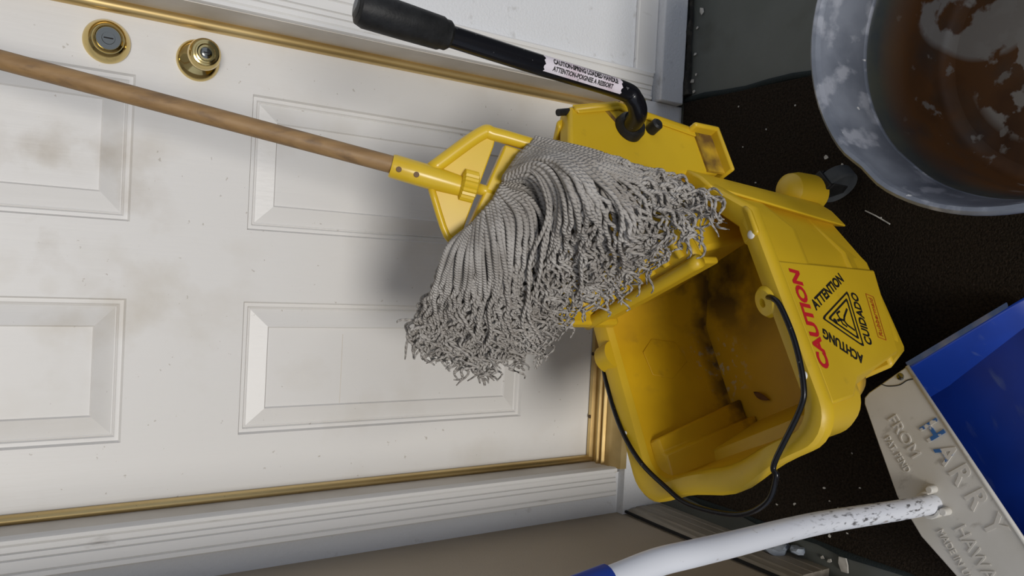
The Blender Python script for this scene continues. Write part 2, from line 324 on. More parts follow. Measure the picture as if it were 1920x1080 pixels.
struct(obj('trim_4', MB().box(.4165, .432, -.092, .04, .125, DTOP), M['jamb']), 'beige painted door jamb on the lock side')
struct(obj('trim_5', MB().box(-.45, .432, -.085, .04, DTOP, DTOP+.05), M['trim']), 'white door head trim')
def casing(name, x0, sgn, z0, lab, w=.064, yb=-.076, yf=-.094):
    # a colonial casing: bead, fluted field, back band
    pr = [(0,yb),(0,yf+.003),(.002,yf-.002),(.008,yf-.002),(.0105,yf+.005),(.013,yf+.002),(.021,yf+.001),(.0225,yf+.004),(.024,yf),(.031,yf-.001),(.0325,yf+.002),(.034,yf-.002),
          (.050,yf-.004),(.052,yf),(.054,yf-.004),(w-.003,yf-.005),(w,yf-.002),(w,yb)]
    return struct(obj(name, MB().loft([[(x0+sgn*x, y, z) for x, y in pr] for z in (z0, DTOP+.07)]), M['trim'], smooth='auto', angle=25), lab)
casing('trim_6', -.434, -1, .14, 'white fluted door casing on the hinge side')
casing('trim_7', .4175, 1, .10, 'white fluted door casing on the lock side', yb=-.082, yf=-.100)
# ---- threshold: brass sill with ribs
sill = [(.01,.149),(-.002,.149),(-.004,.158),(-.014,.158),(-.016,.147),(-.030,.146),(-.032,.153),(-.036,.153),(-.038,.144),(-.044,.144),(-.046,.149),(-.049,.149),(-.051,.142),(-.066,.140),(-.070,.145),(-.080,.144),(-.100,.134),(-.102,.118),(.01,.118)]
th = struct(obj('trim_8', MB().loft([[(x, y, z) for y, z in sill] for x in (-.437, .4165)]), M['brass'], smooth='auto', angle=25), 'ribbed brass door threshold')
for x in (-.33, -.18, .30): obj('screw', MB().lathe([(0,.0045),(.002,.004)], (x,-.009,.158), (0,0,1), 10), M['screw'], th)
struct(obj('trim_9', MB().box(-.545, .4165, -.098, .25, 0, .118), M['wallwhite']), 'white painted riser under the threshold')

# ---- walls
struct(obj('wall_back', MB().box(-.70, -.45, -.076, .25, 0, 2.6).box(.432, 2.6, -.083, .25, .0, 2.6).box(-.45, .432, -.07, .25, DTOP+.05, 2.6), M['wallwhite']), 'white textured porch wall around the door')
struct(obj('trim_10', MB().box(.4815, 2.6, -.094, -.083, .085, .145), M['trim'], bevel=.003), 'white rail along the foot of the textured wall')
struct(obj('trim_11', MB().box(.4175, 2.6, -.115, -.083, .012, .085), M['wallwhite'], bevel=.004), 'weathered base block below the white rail')
struct(obj('wall_left', MB().box(-.70, -.546, -.66, -.076, 0, 2.6), M['beige']), 'beige painted side wall')
bbm = MB()
pr = [(-.546,0),(-.531,0),(-.531,.018),(-.533,.020),(-.531,.022),(-.531,.046),(-.533,.048),(-.531,.050),(-.531,.078),(-.534,.081),(-.532,.085),(-.534,.098),(-.540,.106),(-.546,.106)]
struct(obj('baseboard_left', MB().loft([[(x, y, z) for x, z in pr] for y in (-.10, -.56)]), M['baseb'], smooth='auto', angle=25), 'taupe grooved baseboard on the side wall')
struct(obj('trim_12', MB().tube([(-.5385,-.10,.110),(-.540,-.2,.1095),(-.5395,-.32,.110),(-.5405,-.45,.109),(-.540,-.56,.110)], .0035, 6), M['black']), 'dark caulk gap above the baseboard')
cg = MB(); zz = .16; pts = []
while zz < 2.2: pts.append((-.4995+random.uniform(-.0012,.0012), -.0775, zz)); zz += .05
struct(obj('trim_13', MB().tube(pts, [random.uniform(.0012,.0034) for _ in pts], 6), M['black']), 'dark gap along the outer edge of the casing')
struct(obj('ceiling', MB().box(-1.6, 2.6, -2.5, .25, 2.6, 2.7), M['ceil']), 'porch ceiling')
gap = []; x = .44
while x < 1.5: gap.append((x, -.117+random.uniform(-.004,.004), .006)); x += .03
struct(obj('trim_14', MB().tube(gap, [random.uniform(.004,.013) for _ in gap], 7), M['gapdirt']), 'dark dirty gap where the wall meets the slab')

# ---- carpet runner
mat_o = empty('carpet_runner', (-.02, -1.2, 0)); tag(mat_o, 'dark brown carpet runner lying under the yellow bucket', 'carpet')
def wp(o, parent, loc):   # parts are made in world coordinates; put them under an unrotated parent
    o.parent = parent; o.location = tuple(-c for c in loc); return o
wp(obj('pile', MB().box(-.485, .425, -3.2, -.112, 0, .009), M['carpet'], bevel=.003), mat_o, (-.02,-1.2,0))
eb = MB(); P = [(.430+.003*math.sin(k*1.7), -.112-.06*k, .0015) for k in range(52)]
wp(obj('side_binding', MB().tube(P, .008, 8), M['carpetedge'], smooth=True), mat_o, (-.02,-1.2,0))
P = [(-.488+.004*math.sin(k*2.1), -.112-.06*k, .0010) for k in range(52)]
wp(obj('side_binding', MB().tube(P, .009, 8), M['carpetedge'], smooth=True), mat_o, (-.02,-1.2,0))

# ================================================================== BUCKET  (local: l along its length towards the wringer, b to the back, z up)
YB = math.radians(28); O = (-.277, -.672, 0)
bucket = empty('mop_bucket', O, YB); tag(bucket, 'yellow plastic mop bucket with CAUTION lettering and black bail handle', 'bucket')
def ring(l0, l1, bf, bk, z, rc=.05, chf=(.115,.085), spout=0, n_c=7, zs=0):
    """outline, counter-clockwise from the front-left: rounded spout end, chamfered wringer end"""
    pts = []
    for k in range(n_c+1):                                    # front-left corner
        a = math.pi+math.pi/2*k/n_c; pts.append((l0+rc+rc*math.cos(a), bf+rc+rc*math.sin(a), z))
    for t in (.25, .5, .75, 1): pts.append((l0+rc+(l1-chf[0]-l0-rc)*t, bf, z))
    pts += [(l1-.024, bf+chf[1]-.016, z), (l1, bf+chf[1]+.006, z)]
    pts += [(l1, bk-chf[1], z), (l1-chf[0], bk, z)]
    for t in (.25, .5, .75): pts.append((l1-chf[0]+(l0+rc-l1+chf[0])*t, bk, z))
    for k in range(n_c+1):
        a = math.pi/2+math.pi/2*k/n_c; pts.append((l0+rc+rc*math.cos(a), bk-rc+rc*math.sin(a), z))
    for k in range(1, 12):                                    # spout wave on the end
        t = k/12; b = bk-rc+(bf+rc-bk+rc)*t; w = math.exp(-((t-.52)/.24)**2)
        pts.append((l0-spout*w, b, z-zs*w))
    return pts
RO = [ring(.125,.430,-.158,.165,.120,.03,(.145,.055)), ring(.096,.436,-.161,.172,.20,.035,(.135,.062)), ring(.062,.446,-.167,.188,.292,.04,(.125,.067)), ring(.058,.447,-.169,.190,.298,.04,(.125,.067)), ring(.018,.447,-.1745,.192,.304,.045,(.122,.069)), ring(.012,.448,-.176,.194,.315,.048,(.122,.070)), ring(.006,.455,-.180,.205,.392,.05,(.115,.077),.006),
      ring(-.004,.458,-.188,.216,.394,.055,(.115,.080),.018), ring(-.010,.460,-.192,.221,.400,.057,(.115,.084),.022), ring(-.010,.460,-.191,.220,.414,.057,(.115,.084),.023,zs=.004), ring(-.006,.457,-.187,.216,.4195,.055,(.115,.084),.022,zs=.005),
      ring(.004,.450,-.176,.206,.4205,.05,(.115,.084),.020,zs=.006), ring(.018,.444,-.160,.190,.413,.045,(.115,.078),.016,zs=.005), ring(.022,.441,-.155,.185,.400,.045,(.115,.076),.012)]
RI = [ring(.030,.440,-.152,.178,.34,.045,(.115,.074),.004), ring(.062,.425,-.135,.158,.215,.04,(.12,.066)), ring(.070,.420,-.128,.150,.198,.035,(.12,.064))]
body = obj('body', MB().loft(RO+RI[:0]+[RI[0]], True, False), M['yellow'], bucket, smooth='auto', angle=38)
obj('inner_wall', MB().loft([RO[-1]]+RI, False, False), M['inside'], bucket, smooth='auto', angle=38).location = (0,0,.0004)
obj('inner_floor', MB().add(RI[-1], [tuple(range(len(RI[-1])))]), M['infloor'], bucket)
# moulded wave baffles inside, against the back wall and the spout end
obj('baffle', MB().loft([[(.055,.160,.199),(.145,.156,.199),(.145,.124,.199),(.108,.124,.199),(.108,.104,.199),(.055,.104,.199)],[(.024,.186,.392),(.096,.186,.392),(.096,.166,.388),(.070,.166,.386),(.066,.160,.386),(.024,.160,.386)]]), M['inside'], bucket, bevel=.005)
obj('inner_emboss', MB().prism([(.215,.1785,.345),(.26,.1785,.352),(.285,.176,.325),(.275,.168,.275),(.235,.166,.262),(.205,.172,.305)], (0,-.0015,-.0005)), M['inside'], bucket, bevel=.003)
# raised sign panel on the long front side; its face leans in towards the floor
SL = .022/.27
def face(l, z, off=0): return (l, -.1805+(.395-z)*SL-off, z)
SP = [(.040,.393),(.2600,.393),(.2705,.114),(.1205,.150),(.095,.232),(.078,.300),(.050,.330)]
obj('sign_panel', MB().prism([face(l, z, .006) for l, z in SP], (0,.02,0)), M['yellow'], bucket, bevel=.004)
obj('skirt', MB().loft([[(.130,-.150,.095),(.29,-.148,.095),(.39,-.11,.095),(.39,.12,.095),(.130,.14,.095)],[(.095,-.170,.185),(.30,-.165,.185),(.42,-.11,.185),(.42,.13,.185),(.09,.165,.185)]]), M['yellow'], bucket, bevel=.008)
obj('rim_tab', MB().prism([(.300,-.193,.416),(.338,-.193,.416),(.352,-.186,.412),(.352,-.170,.405),(.330,-.155,.402),(.300,-.155,.402)], (0,.002,.010)), M['yellow'], bucket, bevel=.005)
# chamfered corner: a raised rib along the vertical edge
obj('corner_rib', MB().loft([[(.365,-.143,.10),(.405,-.128,.10),(.436,-.108,.10),(.436,-.08,.10),(.39,-.10,.10)],[(.412,-.140,.421),(.440,-.127,.421),(.468,-.104,.421),(.462,-.085,.421),(.42,-.11,.421)]]), M['yellow'], bucket, bevel=.005)
for l, b in ((.085,-.178),(.305,-.178),(.055,-.165)): obj('rivet', MB().lathe([(0,.0068 if l > .06 else .004),(.0016,.0064 if l > .06 else .0035),(.003,.003)], (l,b,.4205), (0,0,1), 14), mat('white_rivet', (.72,.71,.68), .4) if 'rv' not in M else M['rv'], bucket, smooth=True); 
obj('rivet', MB().lathe([(0,.004),(.0015,.0036),(.0025,.0018)], (.12,.206,.4205), (0,0,1), 12), bpy.data.materials['white_rivet'], bucket, smooth=True)
obj('bail_boss', MB().lathe([(0,.024),(.006,.024),(.011,.020),(.013,.007),(.006,.006)], (.207,-.158,.406), (-.12,.35,.9), 28), M['gripper'], bucket, smooth='auto')
obj('bail_boss', MB().lathe([(0,.026),(.030,.026),(.036,.020),(.038,.010)], (.262,.190,.407), (0,1,.05), 28), M['yellow'], bucket, smooth='auto')
bail = [(.262,.226,.402),(.240,.226,.414),(.144,.214,.423),(.069,.185,.427),(.010,.138,.428),(-.028,.100,.424),(-.062,.020,.415),(-.058,-.045,.419),(-.030,-.084,.428),(-.012,-.089,.429),(.042,-.160,.430),(.072,-.180,.430),(.130,-.1905,.430),(.182,-.189,.430),(.200,-.180,.427),(.209,-.166,.418),(.2085,-.158,.408)]
obj('bail_handle', MB().tube(smoothpath(bail, 6), .0042, 10), M['blackpaint'], bucket, smooth=True)
# casters
def caster(l, b, dl, db):
    h = obj('caster_housing', MB().lathe([(0,.034),(.050,.034),(.070,.030),(.082,.019),(.086,.008)], (l,b,.080), (0,0,1), 28), M['yellow'], bucket, smooth='auto')
    d = Vector((dl, db, 0)).normalized(); s = d.cross(Vector((0,0,1))); c = Vector((l, b, .047))+d*.030
    f = MB()
    for k in (-1, 1): f.prism([c+s*k*.016+d*a+Vector((0,0,z)) for a, z in ((-.035,.036),(.012,.034),(.012,-.008),(-.004,-.012))], s*k*.003)
    f.prism([c+s*q*.019+d*a+Vector((0,0,.034)) for a, q in ((-.045,-1),(.010,-1),(.010,1),(-.045,1))], (0,0,.009))
    obj('fork', f, M['rubber'], h, bevel=.002)
    w = obj('wheel', MB().lathe([(-.0145,.018),(-.0145,.034),(-.011,.0375),(.011,.0375),(.0145,.034),(.0145,.018)], c, s, 32), M['wheel'], h, smooth='auto')
    return h
caster(.466, -.094, .25, -1); caster(.455, .115, .6, -.5); caster(.185, .10, -.4, .4); caster(.215, -.045, -.5, .3)
# lettering on the front: flat print on the sign panel
def on(l, z): return face(l, z, .0066)
def line_text(s, p0, p1, h, m, nm, bold=.03):
    d = np.array(p1)-np.array(p0); n = np.array((-d[1], d[0]))/np.hypot(*d)*h
    return text(nm, s, m, bucket, lambda u, v, w: on(*(np.array(p0)+d*u+n*v)), bold)
line_text('CAUTION', (.090,.3650), (.246,.3490), .0255, M['orange'], 'caution_lettering', .045)
A, B, Cc = (.170,.337), (.2223,.2315), (.1256,.250)      # triangle: apex, right foot, left foot
def inset(k):
    c = np.mean([A, B, Cc], 0); return [np.array(p)*(1-k)+c*k for p in (A, B, Cc)]
def tri_band(k0, k1, nm):
    def rounded(P):
        out = []
        for i in range(3):
            p, a, b = P[i], P[i-1], P[(i+1) % 3]
            for t in (.07, .035, 0):
                q = p+(a-p)*t; r = p+(b-p)*(.07-t); out.append((q+r)/2 if t else p+(b-p)*.07)
        return out
    o_, i_ = rounded(inset(k0)), rounded(inset(k1)); n = len(o_)
    obj(nm, MB().add([on(*p) for p in o_+i_], [(j, (j+1) % n, (j+1) % n+n, j+n) for j in range(n)]), M['print'], bucket)
tri_band(0, .10, 'warning_triangle'); tri_band(.26, .37, 'warning_triangle')
def off(p0, p1, d):
    v = np.array(p1)-np.array(p0); n = np.array((-v[1], v[0]))/np.hypot(*v)*d; return tuple(np.array(p0)+n), tuple(np.array(p1)+n)
line_text('ATTENTION', *off((.1775,.342),(.2350,.228),.004), .0165, M['print'], 'warning_lettering', .035)
line_text('ACHTUNG', *off((.1175,.262),(.159,.343),.005), .018, M['print'], 'warning_lettering', .035)
line_text('CUIDADO', (.1290,.2235), (.2180,.2065), .019, M['print'], 'warning_lettering', .035)
fg = MB()                                                  # the slipping figure
def stroke(p, w):
    for a, b in zip(p[:-1], p[1:]):
        a, b = np.array(a), np.array(b); d = b-a; n = np.array((-d[1], d[0]))/np.hypot(*d)*w/2; e = d/np.hypot(*d)*w*.3
        fg.add([on(*(a-e+n)), on(*(a-e-n)), on(*(b+e-n)), on(*(b+e+n))], [(0,1,2,3)])
stroke([(.1680,.2955),(.1705,.2860),(.1690,.2775)], .004); stroke([(.1690,.2775),(.1760,.2720),(.1890,.2560)], .0035); stroke([(.1690,.2775),(.1620,.2735),(.1540,.2590)], .0035)
stroke([(.1705,.2870),(.1800,.2900),(.1840,.2800)], .003); stroke([(.1705,.2870),(.1630,.2850),(.1590,.2770)], .003)
fg.add([on(.1665+.0048*math.cos(k*math.pi/5), .3030+.0048*math.sin(k*math.pi/5)) for k in range(10)], [tuple(range(10))])
obj('falling_figure', fg, M['print'], bucket)
lg = MB(); q0, q1 = np.array((.1400,.1755)), np.array((.2160,.1580)); dv = q1-q0; nv = np.array((-dv[1], dv[0]))/np.hypot(*dv)*.021
def bar(a, b, w=.0014):
    a, b = np.array(a), np.array(b); d = b-a; n = np.array((-d[1], d[0]))/np.hypot(*d)*w/2; lg.add([on(*(a+n)), on(*(a-n)), on(*(b-n)), on(*(b+n))], [(0,1,2,3)])
for a, b in ((q0, q1), (q1, q1+nv), (q1+nv, q0+nv), (q0+nv, q0)): bar(a, b)
obj('logo_frame', lg, M['logo'], bucket)
text('logo_lettering', 'Rubbermaid', M['logo'], bucket, lambda u, v, w: on(*(q0+dv*(.06+.88*u)+nv*(.25+.5*v))), .02)

# ================================================================== WRINGER (same local frame)
wr = empty('mop_wringer', O, YB); tag(wr, 'yellow side-press wringer with black lever handle sitting in the mop bucket', 'wringer')
PL = [(.428,.450),(.428,.600),(.440,.648),(.480,.652),(.552,.632),(.582,.533),(.552,.332),(.470,.338),(.456,.440),(.440,.452)]
pl = obj('side_plate', MB().prism([(l,-.105,z) for l, z in PL], (0,.030,0)), M['yellow'], wr, bevel=.007, seg=3)
obj('edge_ridge', MB().tube([(.545,-.106,.625),(.572,-.106,.532),(.548,-.106,.362)], .005, 8), M['yellow'], pl, smooth=True)
obj('edge_band', MB().prism([(l,-.105,z) for l, z in ((.552,.628),(.578,.533),(.552,.362),(.535,.362),(.562,.530),(.538,.620))], (0,-.004,0)), M['yellow'], pl, bevel=.002)
obj('grime_slot', MB().prism([(l,-.105,z) for l, z in ((.560,.555),(.556,.562),(.520,.535),(.522,.528))], (0,-.0008,0)), M['dirty'], pl)
hk = MB().box(.544,.553,-.126,-.085,.328,.385).box(.464,.553,-.126,-.085,.325,.333)
obj('end_hook', hk, M['yellow'], wr, bevel=.004)
obj('hook_web', MB().box(.468,.546,-.109,-.104,.331,.372), M['dirty'], wr)
PB = [(.310,.40),(.310,.58),(.36,.62),(.50,.62),(.545,.60),(.56,.50),(.52,.40)]
obj('side_plate', MB().prism([(l,.165,z) for l, z in PB], (0,.022,0)), M['yellow'], wr, bevel=.006)
obj('basket', MB().loft([[(.36,-.085,.285),(.44,-.085,.285),(.44,.13,.285),(.36,.15,.285)],[(.320,-.095,.44),(.455,-.095,.44),(.455,.10,.44),(.320,.185,.44)]]), M['yellow'], wr, bevel=.008)
obj('press_plate', MB().prism([(.298,-.098,.452),(.345,-.098,.466),(.50,-.085,.56),(.52,.165,.575),(.37,.188,.470),(.318,.188,.452)], (.006,0,-.016)), M['yellow'], wr, bevel=.005)
for k in range(8):
    b = -.075+.034*k; obj('press_rib', MB().tube([(.318+.010*k/7,b,.462),(.36,b,.480),(.49,b,.562)], .006, 8), M['yellow'], wr, smooth=True)
lip = [(.300,-.100,.455),(.304,-.02,.455),(.312,.08,.455),(.320,.190,.455)]
obj('pour_lip', MB().tube(smoothpath(lip, 5), .011, 12), M['yellow'], wr, smooth=True)
obj('pour_lip_skirt', MB().prism([(.297,-.100,.452),(.318,.19,.452),(.322,.19,.405),(.302,-.095,.405)], (.012,0,0)), M['yellow'], wr, bevel=.004)
obj('brace', MB().prism([(.535,-.085,.648),(.548,-.085,.630),(.500,.05,.590),(.485,.05,.606)], (-.012,0,-.004)), M['yellow'], wr, bevel=.004)
obj('brace', MB().prism([(.49,-.075,.65),(.51,-.075,.645),(.50,.05,.59),(.48,.05,.60)], (0,0,-.012)), M['yellow'], wr, bevel=.003)
obj('pivot_pin', MB().tube([(.540,-.098,.652),(.546,-.098,.630)], .0055, 10), M['rubber'], wr)
obj('bushing', MB().lathe([(-.004,.025),(.008,.024),(.014,.020),(.014,.015)], (.527,-.110,.524), (0,-1,0), 32), M['rubber'], wr, smooth='auto')
obj('stop_stud', MB().lathe([(0,.010),(.018,.010),(.021,.007)], (.533,-.106,.474), (0,-1,0), 18), M['rubber'], wr, smooth='auto')
HP = BAKED['HP']
tb = smoothpath([(.527,-.09,.524)]+HP[1:], 8)
lever = obj('lever_tube', MB().tube(tb, .0145, 20), M['blackpaint'], wr, smooth=True)
ga, gb = Vector(HP[-2]), Vector(HP[-1]); gd = (gb-ga).normalized(); gl = (gb-ga).length
obj('hand_grip', MB().lathe([(-.004,.0165),(0,.0195),(.006,.0195),(.010,.0215),(gl*.5,.0228),(gl-.012,.0235),(gl-.003,.0205),(gl,.014)], ga, gd, 32), M['rubber'], wr, smooth='auto')
# sticker wrapped round the lever, facing the room
la, lb = Vector(HP[4]), Vector(HP[5]); ld = (lb-la); LL = ld.length; ld.normalize()
cdir = (Matrix.Rotation(-YB, 3, 'Z') @ (Vector((0,-1.47,1.34))-Vector((.28,-.55,.65)))).normalized()
cd = (cdir-ld*cdir.dot(ld)).normalized(); ce = ld.cross(cd)
def wrap(u, v, r=.0148):   # u: from the top of the sticker down the tube, v: angle across it (up in the lettering)
    a = (v-.5)*1.75+.42; p = la+ld*(LL*(.93-.90*u)); return p+(cd*math.cos(a)+ce*math.sin(a))*r
st = MB(); st.loft([[wrap(u+(.012*math.sin(v*19) if u in (0, 1) else 0), v) for v in [k/10 for k in range(11)]] for u in [i/12 for i in range(13)]], False, False, closed=False)
sk = obj('warning_sticker', st, M['label'], lever, smooth=True)
SGN = 1
text('sticker_lettering', 'CAUTION-SPRING LOADED HANDLE', M['print'], lever, lambda u, v, w: wrap(.10+.84*u, .52+.32*v, .0154), .035)
text('sticker_lettering', 'ATTENTION-POIGNEE A RESSORT', M['print'], lever, lambda u, v, w: wrap(.10+.78*u, .16+.26*v, .0154), .03)

# ================================================================== STRING MOP
G = BAKED['G']
h0, h1 = Vector(G['handle'][0]), Vector(G['handle'][2]); hd = (h1-h0).normalized()
mopb = Vector((.127, -.47, .70))
mop = empty('string_mop', mopb); tag(mop, 'wooden-handled string mop with grey yarn head draped over the wringer', 'mop')
def mp_(name, mb, m, parent=mop, **k):
    o = obj(name, mb, m, parent, **k)
    if parent is mop: o.location = -mopb
    return o
hl = MB(); top = h0+hd*1.12
mp_('wooden_handle', MB().tube([h0-hd*.03+(top-h0)*k/6 for k in range(7)], .0128, 20), M['wood'], smooth='auto')
# gripper: socket, flat web with a slot, tubular arm, cross bar, ribbed clamp knob
gn = Vector((0,-1,.33)).normalized()
s0, s1 = Vector(G['sock'][0]), Vector(G['sock'][2])
sk_ = mp_('socket', MB().lathe([(-.004,.0165),(0,.0175),(.060,.0178),((s1-s0).length,.0150)], s0, s1-s0, 28), M['gripper'], smooth='auto')
for t in (.006, .032):
    p = s0+(s1-s0).normalized()*t; c2 = gn; obj('rivet_hole', MB().lathe([(0,.0042),(.0012,.0040)], p+c2*.0172+Vector((-.0045,0,0)), c2, 14), M['screw'], sk_)
PLT = [Vector(p) for p in G['plate']]
mp_('web', MB().prism([p-gn*.004 for p in PLT], gn*.006), M['gripper'], bevel=.002)
mp_('web_wing', MB().tube(smoothpath([Vector(G['plate'][7])+gn*.001, Vector(G['plate'][6]), Vector(G['plate'][5])], 4), .0055, 10), M['gripper'], smooth=True)
mp_('arm', MB().tube(smoothpath([Vector(p) for p in G['arm']], 8), .0105, 16), M['gripper'], smooth=True)
BR = [Vector(p) for p in G['bar']]
mp_('clamp_bar', MB().prism([p-gn*.012 for p in BR], gn*.020), M['gripper'], bevel=.003)
k0, k1 = Vector(G['knob'][0]), Vector(G['knob'][1]); kd = (k1-k0)
kb = mp_('clamp_knob', MB().lathe([(0,.0155),(.003,.0235),(kd.length-.003,.0235),(kd.length,.0155)], k0+gn*.004, kd, 44, star=.90), M['gripper'])
mp_('clamp_screw', MB().tube([k1, Vector(G['stub'][1])], .0085, 14), M['gripper'], smooth=True)
# ---- yarn: guide curves from the clamp bar out over the wringer, strands spread between them
GD = [np.array([tuple(p) for p in smoothpath(g, 10)]) for g in BAKED['GD']]
def resample(c, n):
    d = np.r_[0, np.cumsum(np.linalg.norm(np.diff(c, axis=0), axis=1))]; t = np.linspace(0, d[-1], n); return np.stack([np.interp(t, d, c[:, k]) for k in range(3)], 1), d[-1]
NS = 84
GR = [resample(c, NS) for c in GD]; GP = np.array([g[0] for g in GR]); GL = np.array([g[1] for g in GR])
eye = np.array((0, -1.4726, 1.3438))
def guide_at(uu):
    i = np.clip(uu.astype(int), 0, len(GP)-2); f = (uu-i)[:, None]; k = np.arange(NS)
    return GP[i, k]*(1-f)+GP[i+1, k]*f
def strand(u, lift, rad, end=1.0, curl=1.0, rng=np.random):
    t = np.linspace(0, 1, NS); L1 = len(GP)-1
    # strands cross one another: each drifts sideways between the guides on its way out
    uu = np.clip(u+rng.randn()*.55*np.clip(t-.12, 0, 1)**1.2+rng.randn()*.18*np.sin(np.pi*t), 0, L1-.001)
    c = guide_at(uu); ln = np.linalg.norm(np.diff(c, axis=0), axis=1).sum()
    if end < 1: idx = t*end*(NS-1); c = np.stack([np.interp(idx, np.arange(NS), c[:, k]) for k in range(3)], 1)
    vd = eye-c; vd /= np.linalg.norm(vd, axis=1)[:, None]
    c = c+vd*(lift*np.sin(np.pi*np.clip(t*1.05+.06, 0, 1))**.7)[:, None]
    tg = np.gradient(c, axis=0); tg /= np.linalg.norm(tg, axis=1)[:, None]
    sd = np.cross(tg, vd); sd /= np.linalg.norm(sd, axis=1)[:, None]
    # crimp grows towards the tip, as in dried yarn; broad sway everywhere
    ramp = np.clip((t-rng.uniform(.22, .5))/.5, 0, 1)**1.2
    ph = rng.uniform(0, 6.28, 8); k1_ = ln/rng.uniform(.028, .055); k2_ = ln/rng.uniform(.05, .11); k3_ = ln/rng.uniform(.020, .034)
    wob = 1.2*np.sin(6.28*t*rng.uniform(.7, 2)+ph[6])
    s = curl*ramp*(.0065*np.sin(6.28*k1_*t+ph[0]+wob)+.0080*np.sin(6.28*k2_*t+ph[1])+.0016*np.sin(6.28*k3_*t+ph[5]))+.005*np.sin(6.28*t*rng.uniform(.6, 1.6)+ph[2])*t
    d = curl*ramp*(.0065*np.sin(6.28*k1_*t+ph[3]+wob)+.006*np.sin(6.28*k2_*t*.8+ph[4]))
    d = d-d.min()*.6
    tipd = rng.randn(2)*.014*np.clip((t-.72)/.28, 0, 1)[:, None]**1.6
    c = c+sd*(s+tipd[:, 0])[:, None]+vd*(d+np.abs(tipd[:, 1])*.6)[:, None]
    r = rad*(1-.42*np.clip((t-.35)/.5, 0, 1)-.30*np.clip((t-.95)/.05, 0, 1))
    return c, r
SIDES = 6
def strand_arrays(c, r, rng=np.random):
    n = len(c); tg = np.gradient(c, axis=0); tg /= np.linalg.norm(tg, axis=1)[:, None]
    up = np.array((.31, .55, .77)); a = np.cross(tg, up); a /= np.linalg.norm(a, axis=1)[:, None]; b = np.cross(tg, a)
    ang = np.linspace(0, 2*np.pi, SIDES, endpoint=False)
    V = c[:, None, :]+r[:, None, None]*(a[:, None, :]*np.cos(ang)[None, :, None]+b[:, None, :]*np.sin(ang)[None, :, None])
    return V.reshape(-1, 3)
def strand_faces(n, o=0):
    F = []
    for i in range(n-1):
        for j in range(SIDES):
            k = (j+1) % SIDES; F.append((o+i*SIDES+j, o+i*SIDES+k, o+(i+1)*SIDES+k, o+(i+1)*SIDES+j))
    F.append(tuple(o+j for j in reversed(range(SIDES)))); F.append(tuple(o+(n-1)*SIDES+j for j in range(SIDES)))
    return F
F1 = strand_faces(NS)
UV1 = np.array([(a/SIDES*1.2566, b) for i in range(NS-1) for j in range(SIDES) for a, b in ((j, i), (j+1, i), (j+1, i+1), (j, i+1))]+[(0, 0)]*SIDES+[(0, NS-1)]*SIDES, dtype=np.float32)
def uv_fill(me, ln, n):
    uv = np.tile(UV1, (n, 1)); uv[:, 1] *= ln/(NS-1)*.6283/.0075
    me.uv_layers.new(name='UVMap').data.foreach_set('uv', uv.ravel())
rng = np.random.RandomState(11)
N_SINGLE = 280
us = ((np.arange(N_SINGLE)+.5)/N_SINGLE)**1.36; us = np.clip(us+rng.uniform(-.012, .012, N_SINGLE), 0, .9999)
for q in range(N_SINGLE):
    u = us[q]*(len(GP)-1); lift = rng.uniform(.000, .050)
    if 4.15 < u < 4.75: u = 4.15-rng.uniform(0, .4) if u < 4.4 else 4.75+rng.uniform(0, .5)      # a hollow where the yarn parts
    if 4.8 < u < 7: lift += .012
    if u > 8: lift *= .65
    c, r = strand(u, lift, rng.uniform(.0036, .0044), rng.uniform(.82, 1.0), 1.0, rng)
    me = bpy.data.meshes.new('yarn_strand'); me.from_pydata([tuple(v) for v in strand_arrays(c, r)], [], F1); uv_fill(me, .4, 1)
    mp_('yarn_strand', me, M['yarn'], smooth=True)
V = []; F = []; nb = 170
for q in range(nb):
    u = rng.uniform(0, 1)**1.9*(len(GP)-1.2) if q > 45 else rng.uniform(3.7, 5.4)
    c, r = strand(u, rng.uniform(-.02, -.004) if 3.7 < u < 5.4 else rng.uniform(-.025, .012), .0036, rng.uniform(.70, .97), 1.15, rng)
    o_ = q*NS*SIDES; V.append(strand_arrays(c, r)); F += [tuple(i+o_ for i in f) for f in F1]
me = bpy.data.meshes.new('inner_yarn'); me.from_pydata([tuple(v) for v in np.concatenate(V)], [], F); uv_fill(me, .4, nb)
iy = mp_('inner_yarn', me, M['yarn'], smooth=True); iy['kind'] = 'stuff'

# a few loose strands that fell across the others
for a, b_, c_ in ((5.2, 3.9, .060), (5.6, 4.2, .064), (7.5, 6.0, .056), (8.5, 7.2, .052), (3.2, 2.2, .056)):
    t = np.linspace(0, 1, NS); c = guide_at(np.clip(a+(b_-a)*t**.8, 0, len(GP)-1.001)); vd = eye-c; vd /= np.linalg.norm(vd, axis=1)[:, None]
    tg = np.gradient(c, axis=0); sd = np.cross(tg, vd); sd /= np.linalg.norm(sd, axis=1)[:, None]
    c = c+vd*(c_*np.sin(np.pi*np.clip(t+.08, 0, 1))**.6)[:, None]+sd*(.009*np.sin(6.28*3.2*t+a)*t)[:, None]
    me = bpy.data.meshes.new('yarn_strand'); me.from_pydata([tuple(v) for v in strand_arrays(c, .0038*(1-.4*t))], [], F1); uv_fill(me, .4, 1); mp_('yarn_strand', me, M['yarn'], smooth=True)

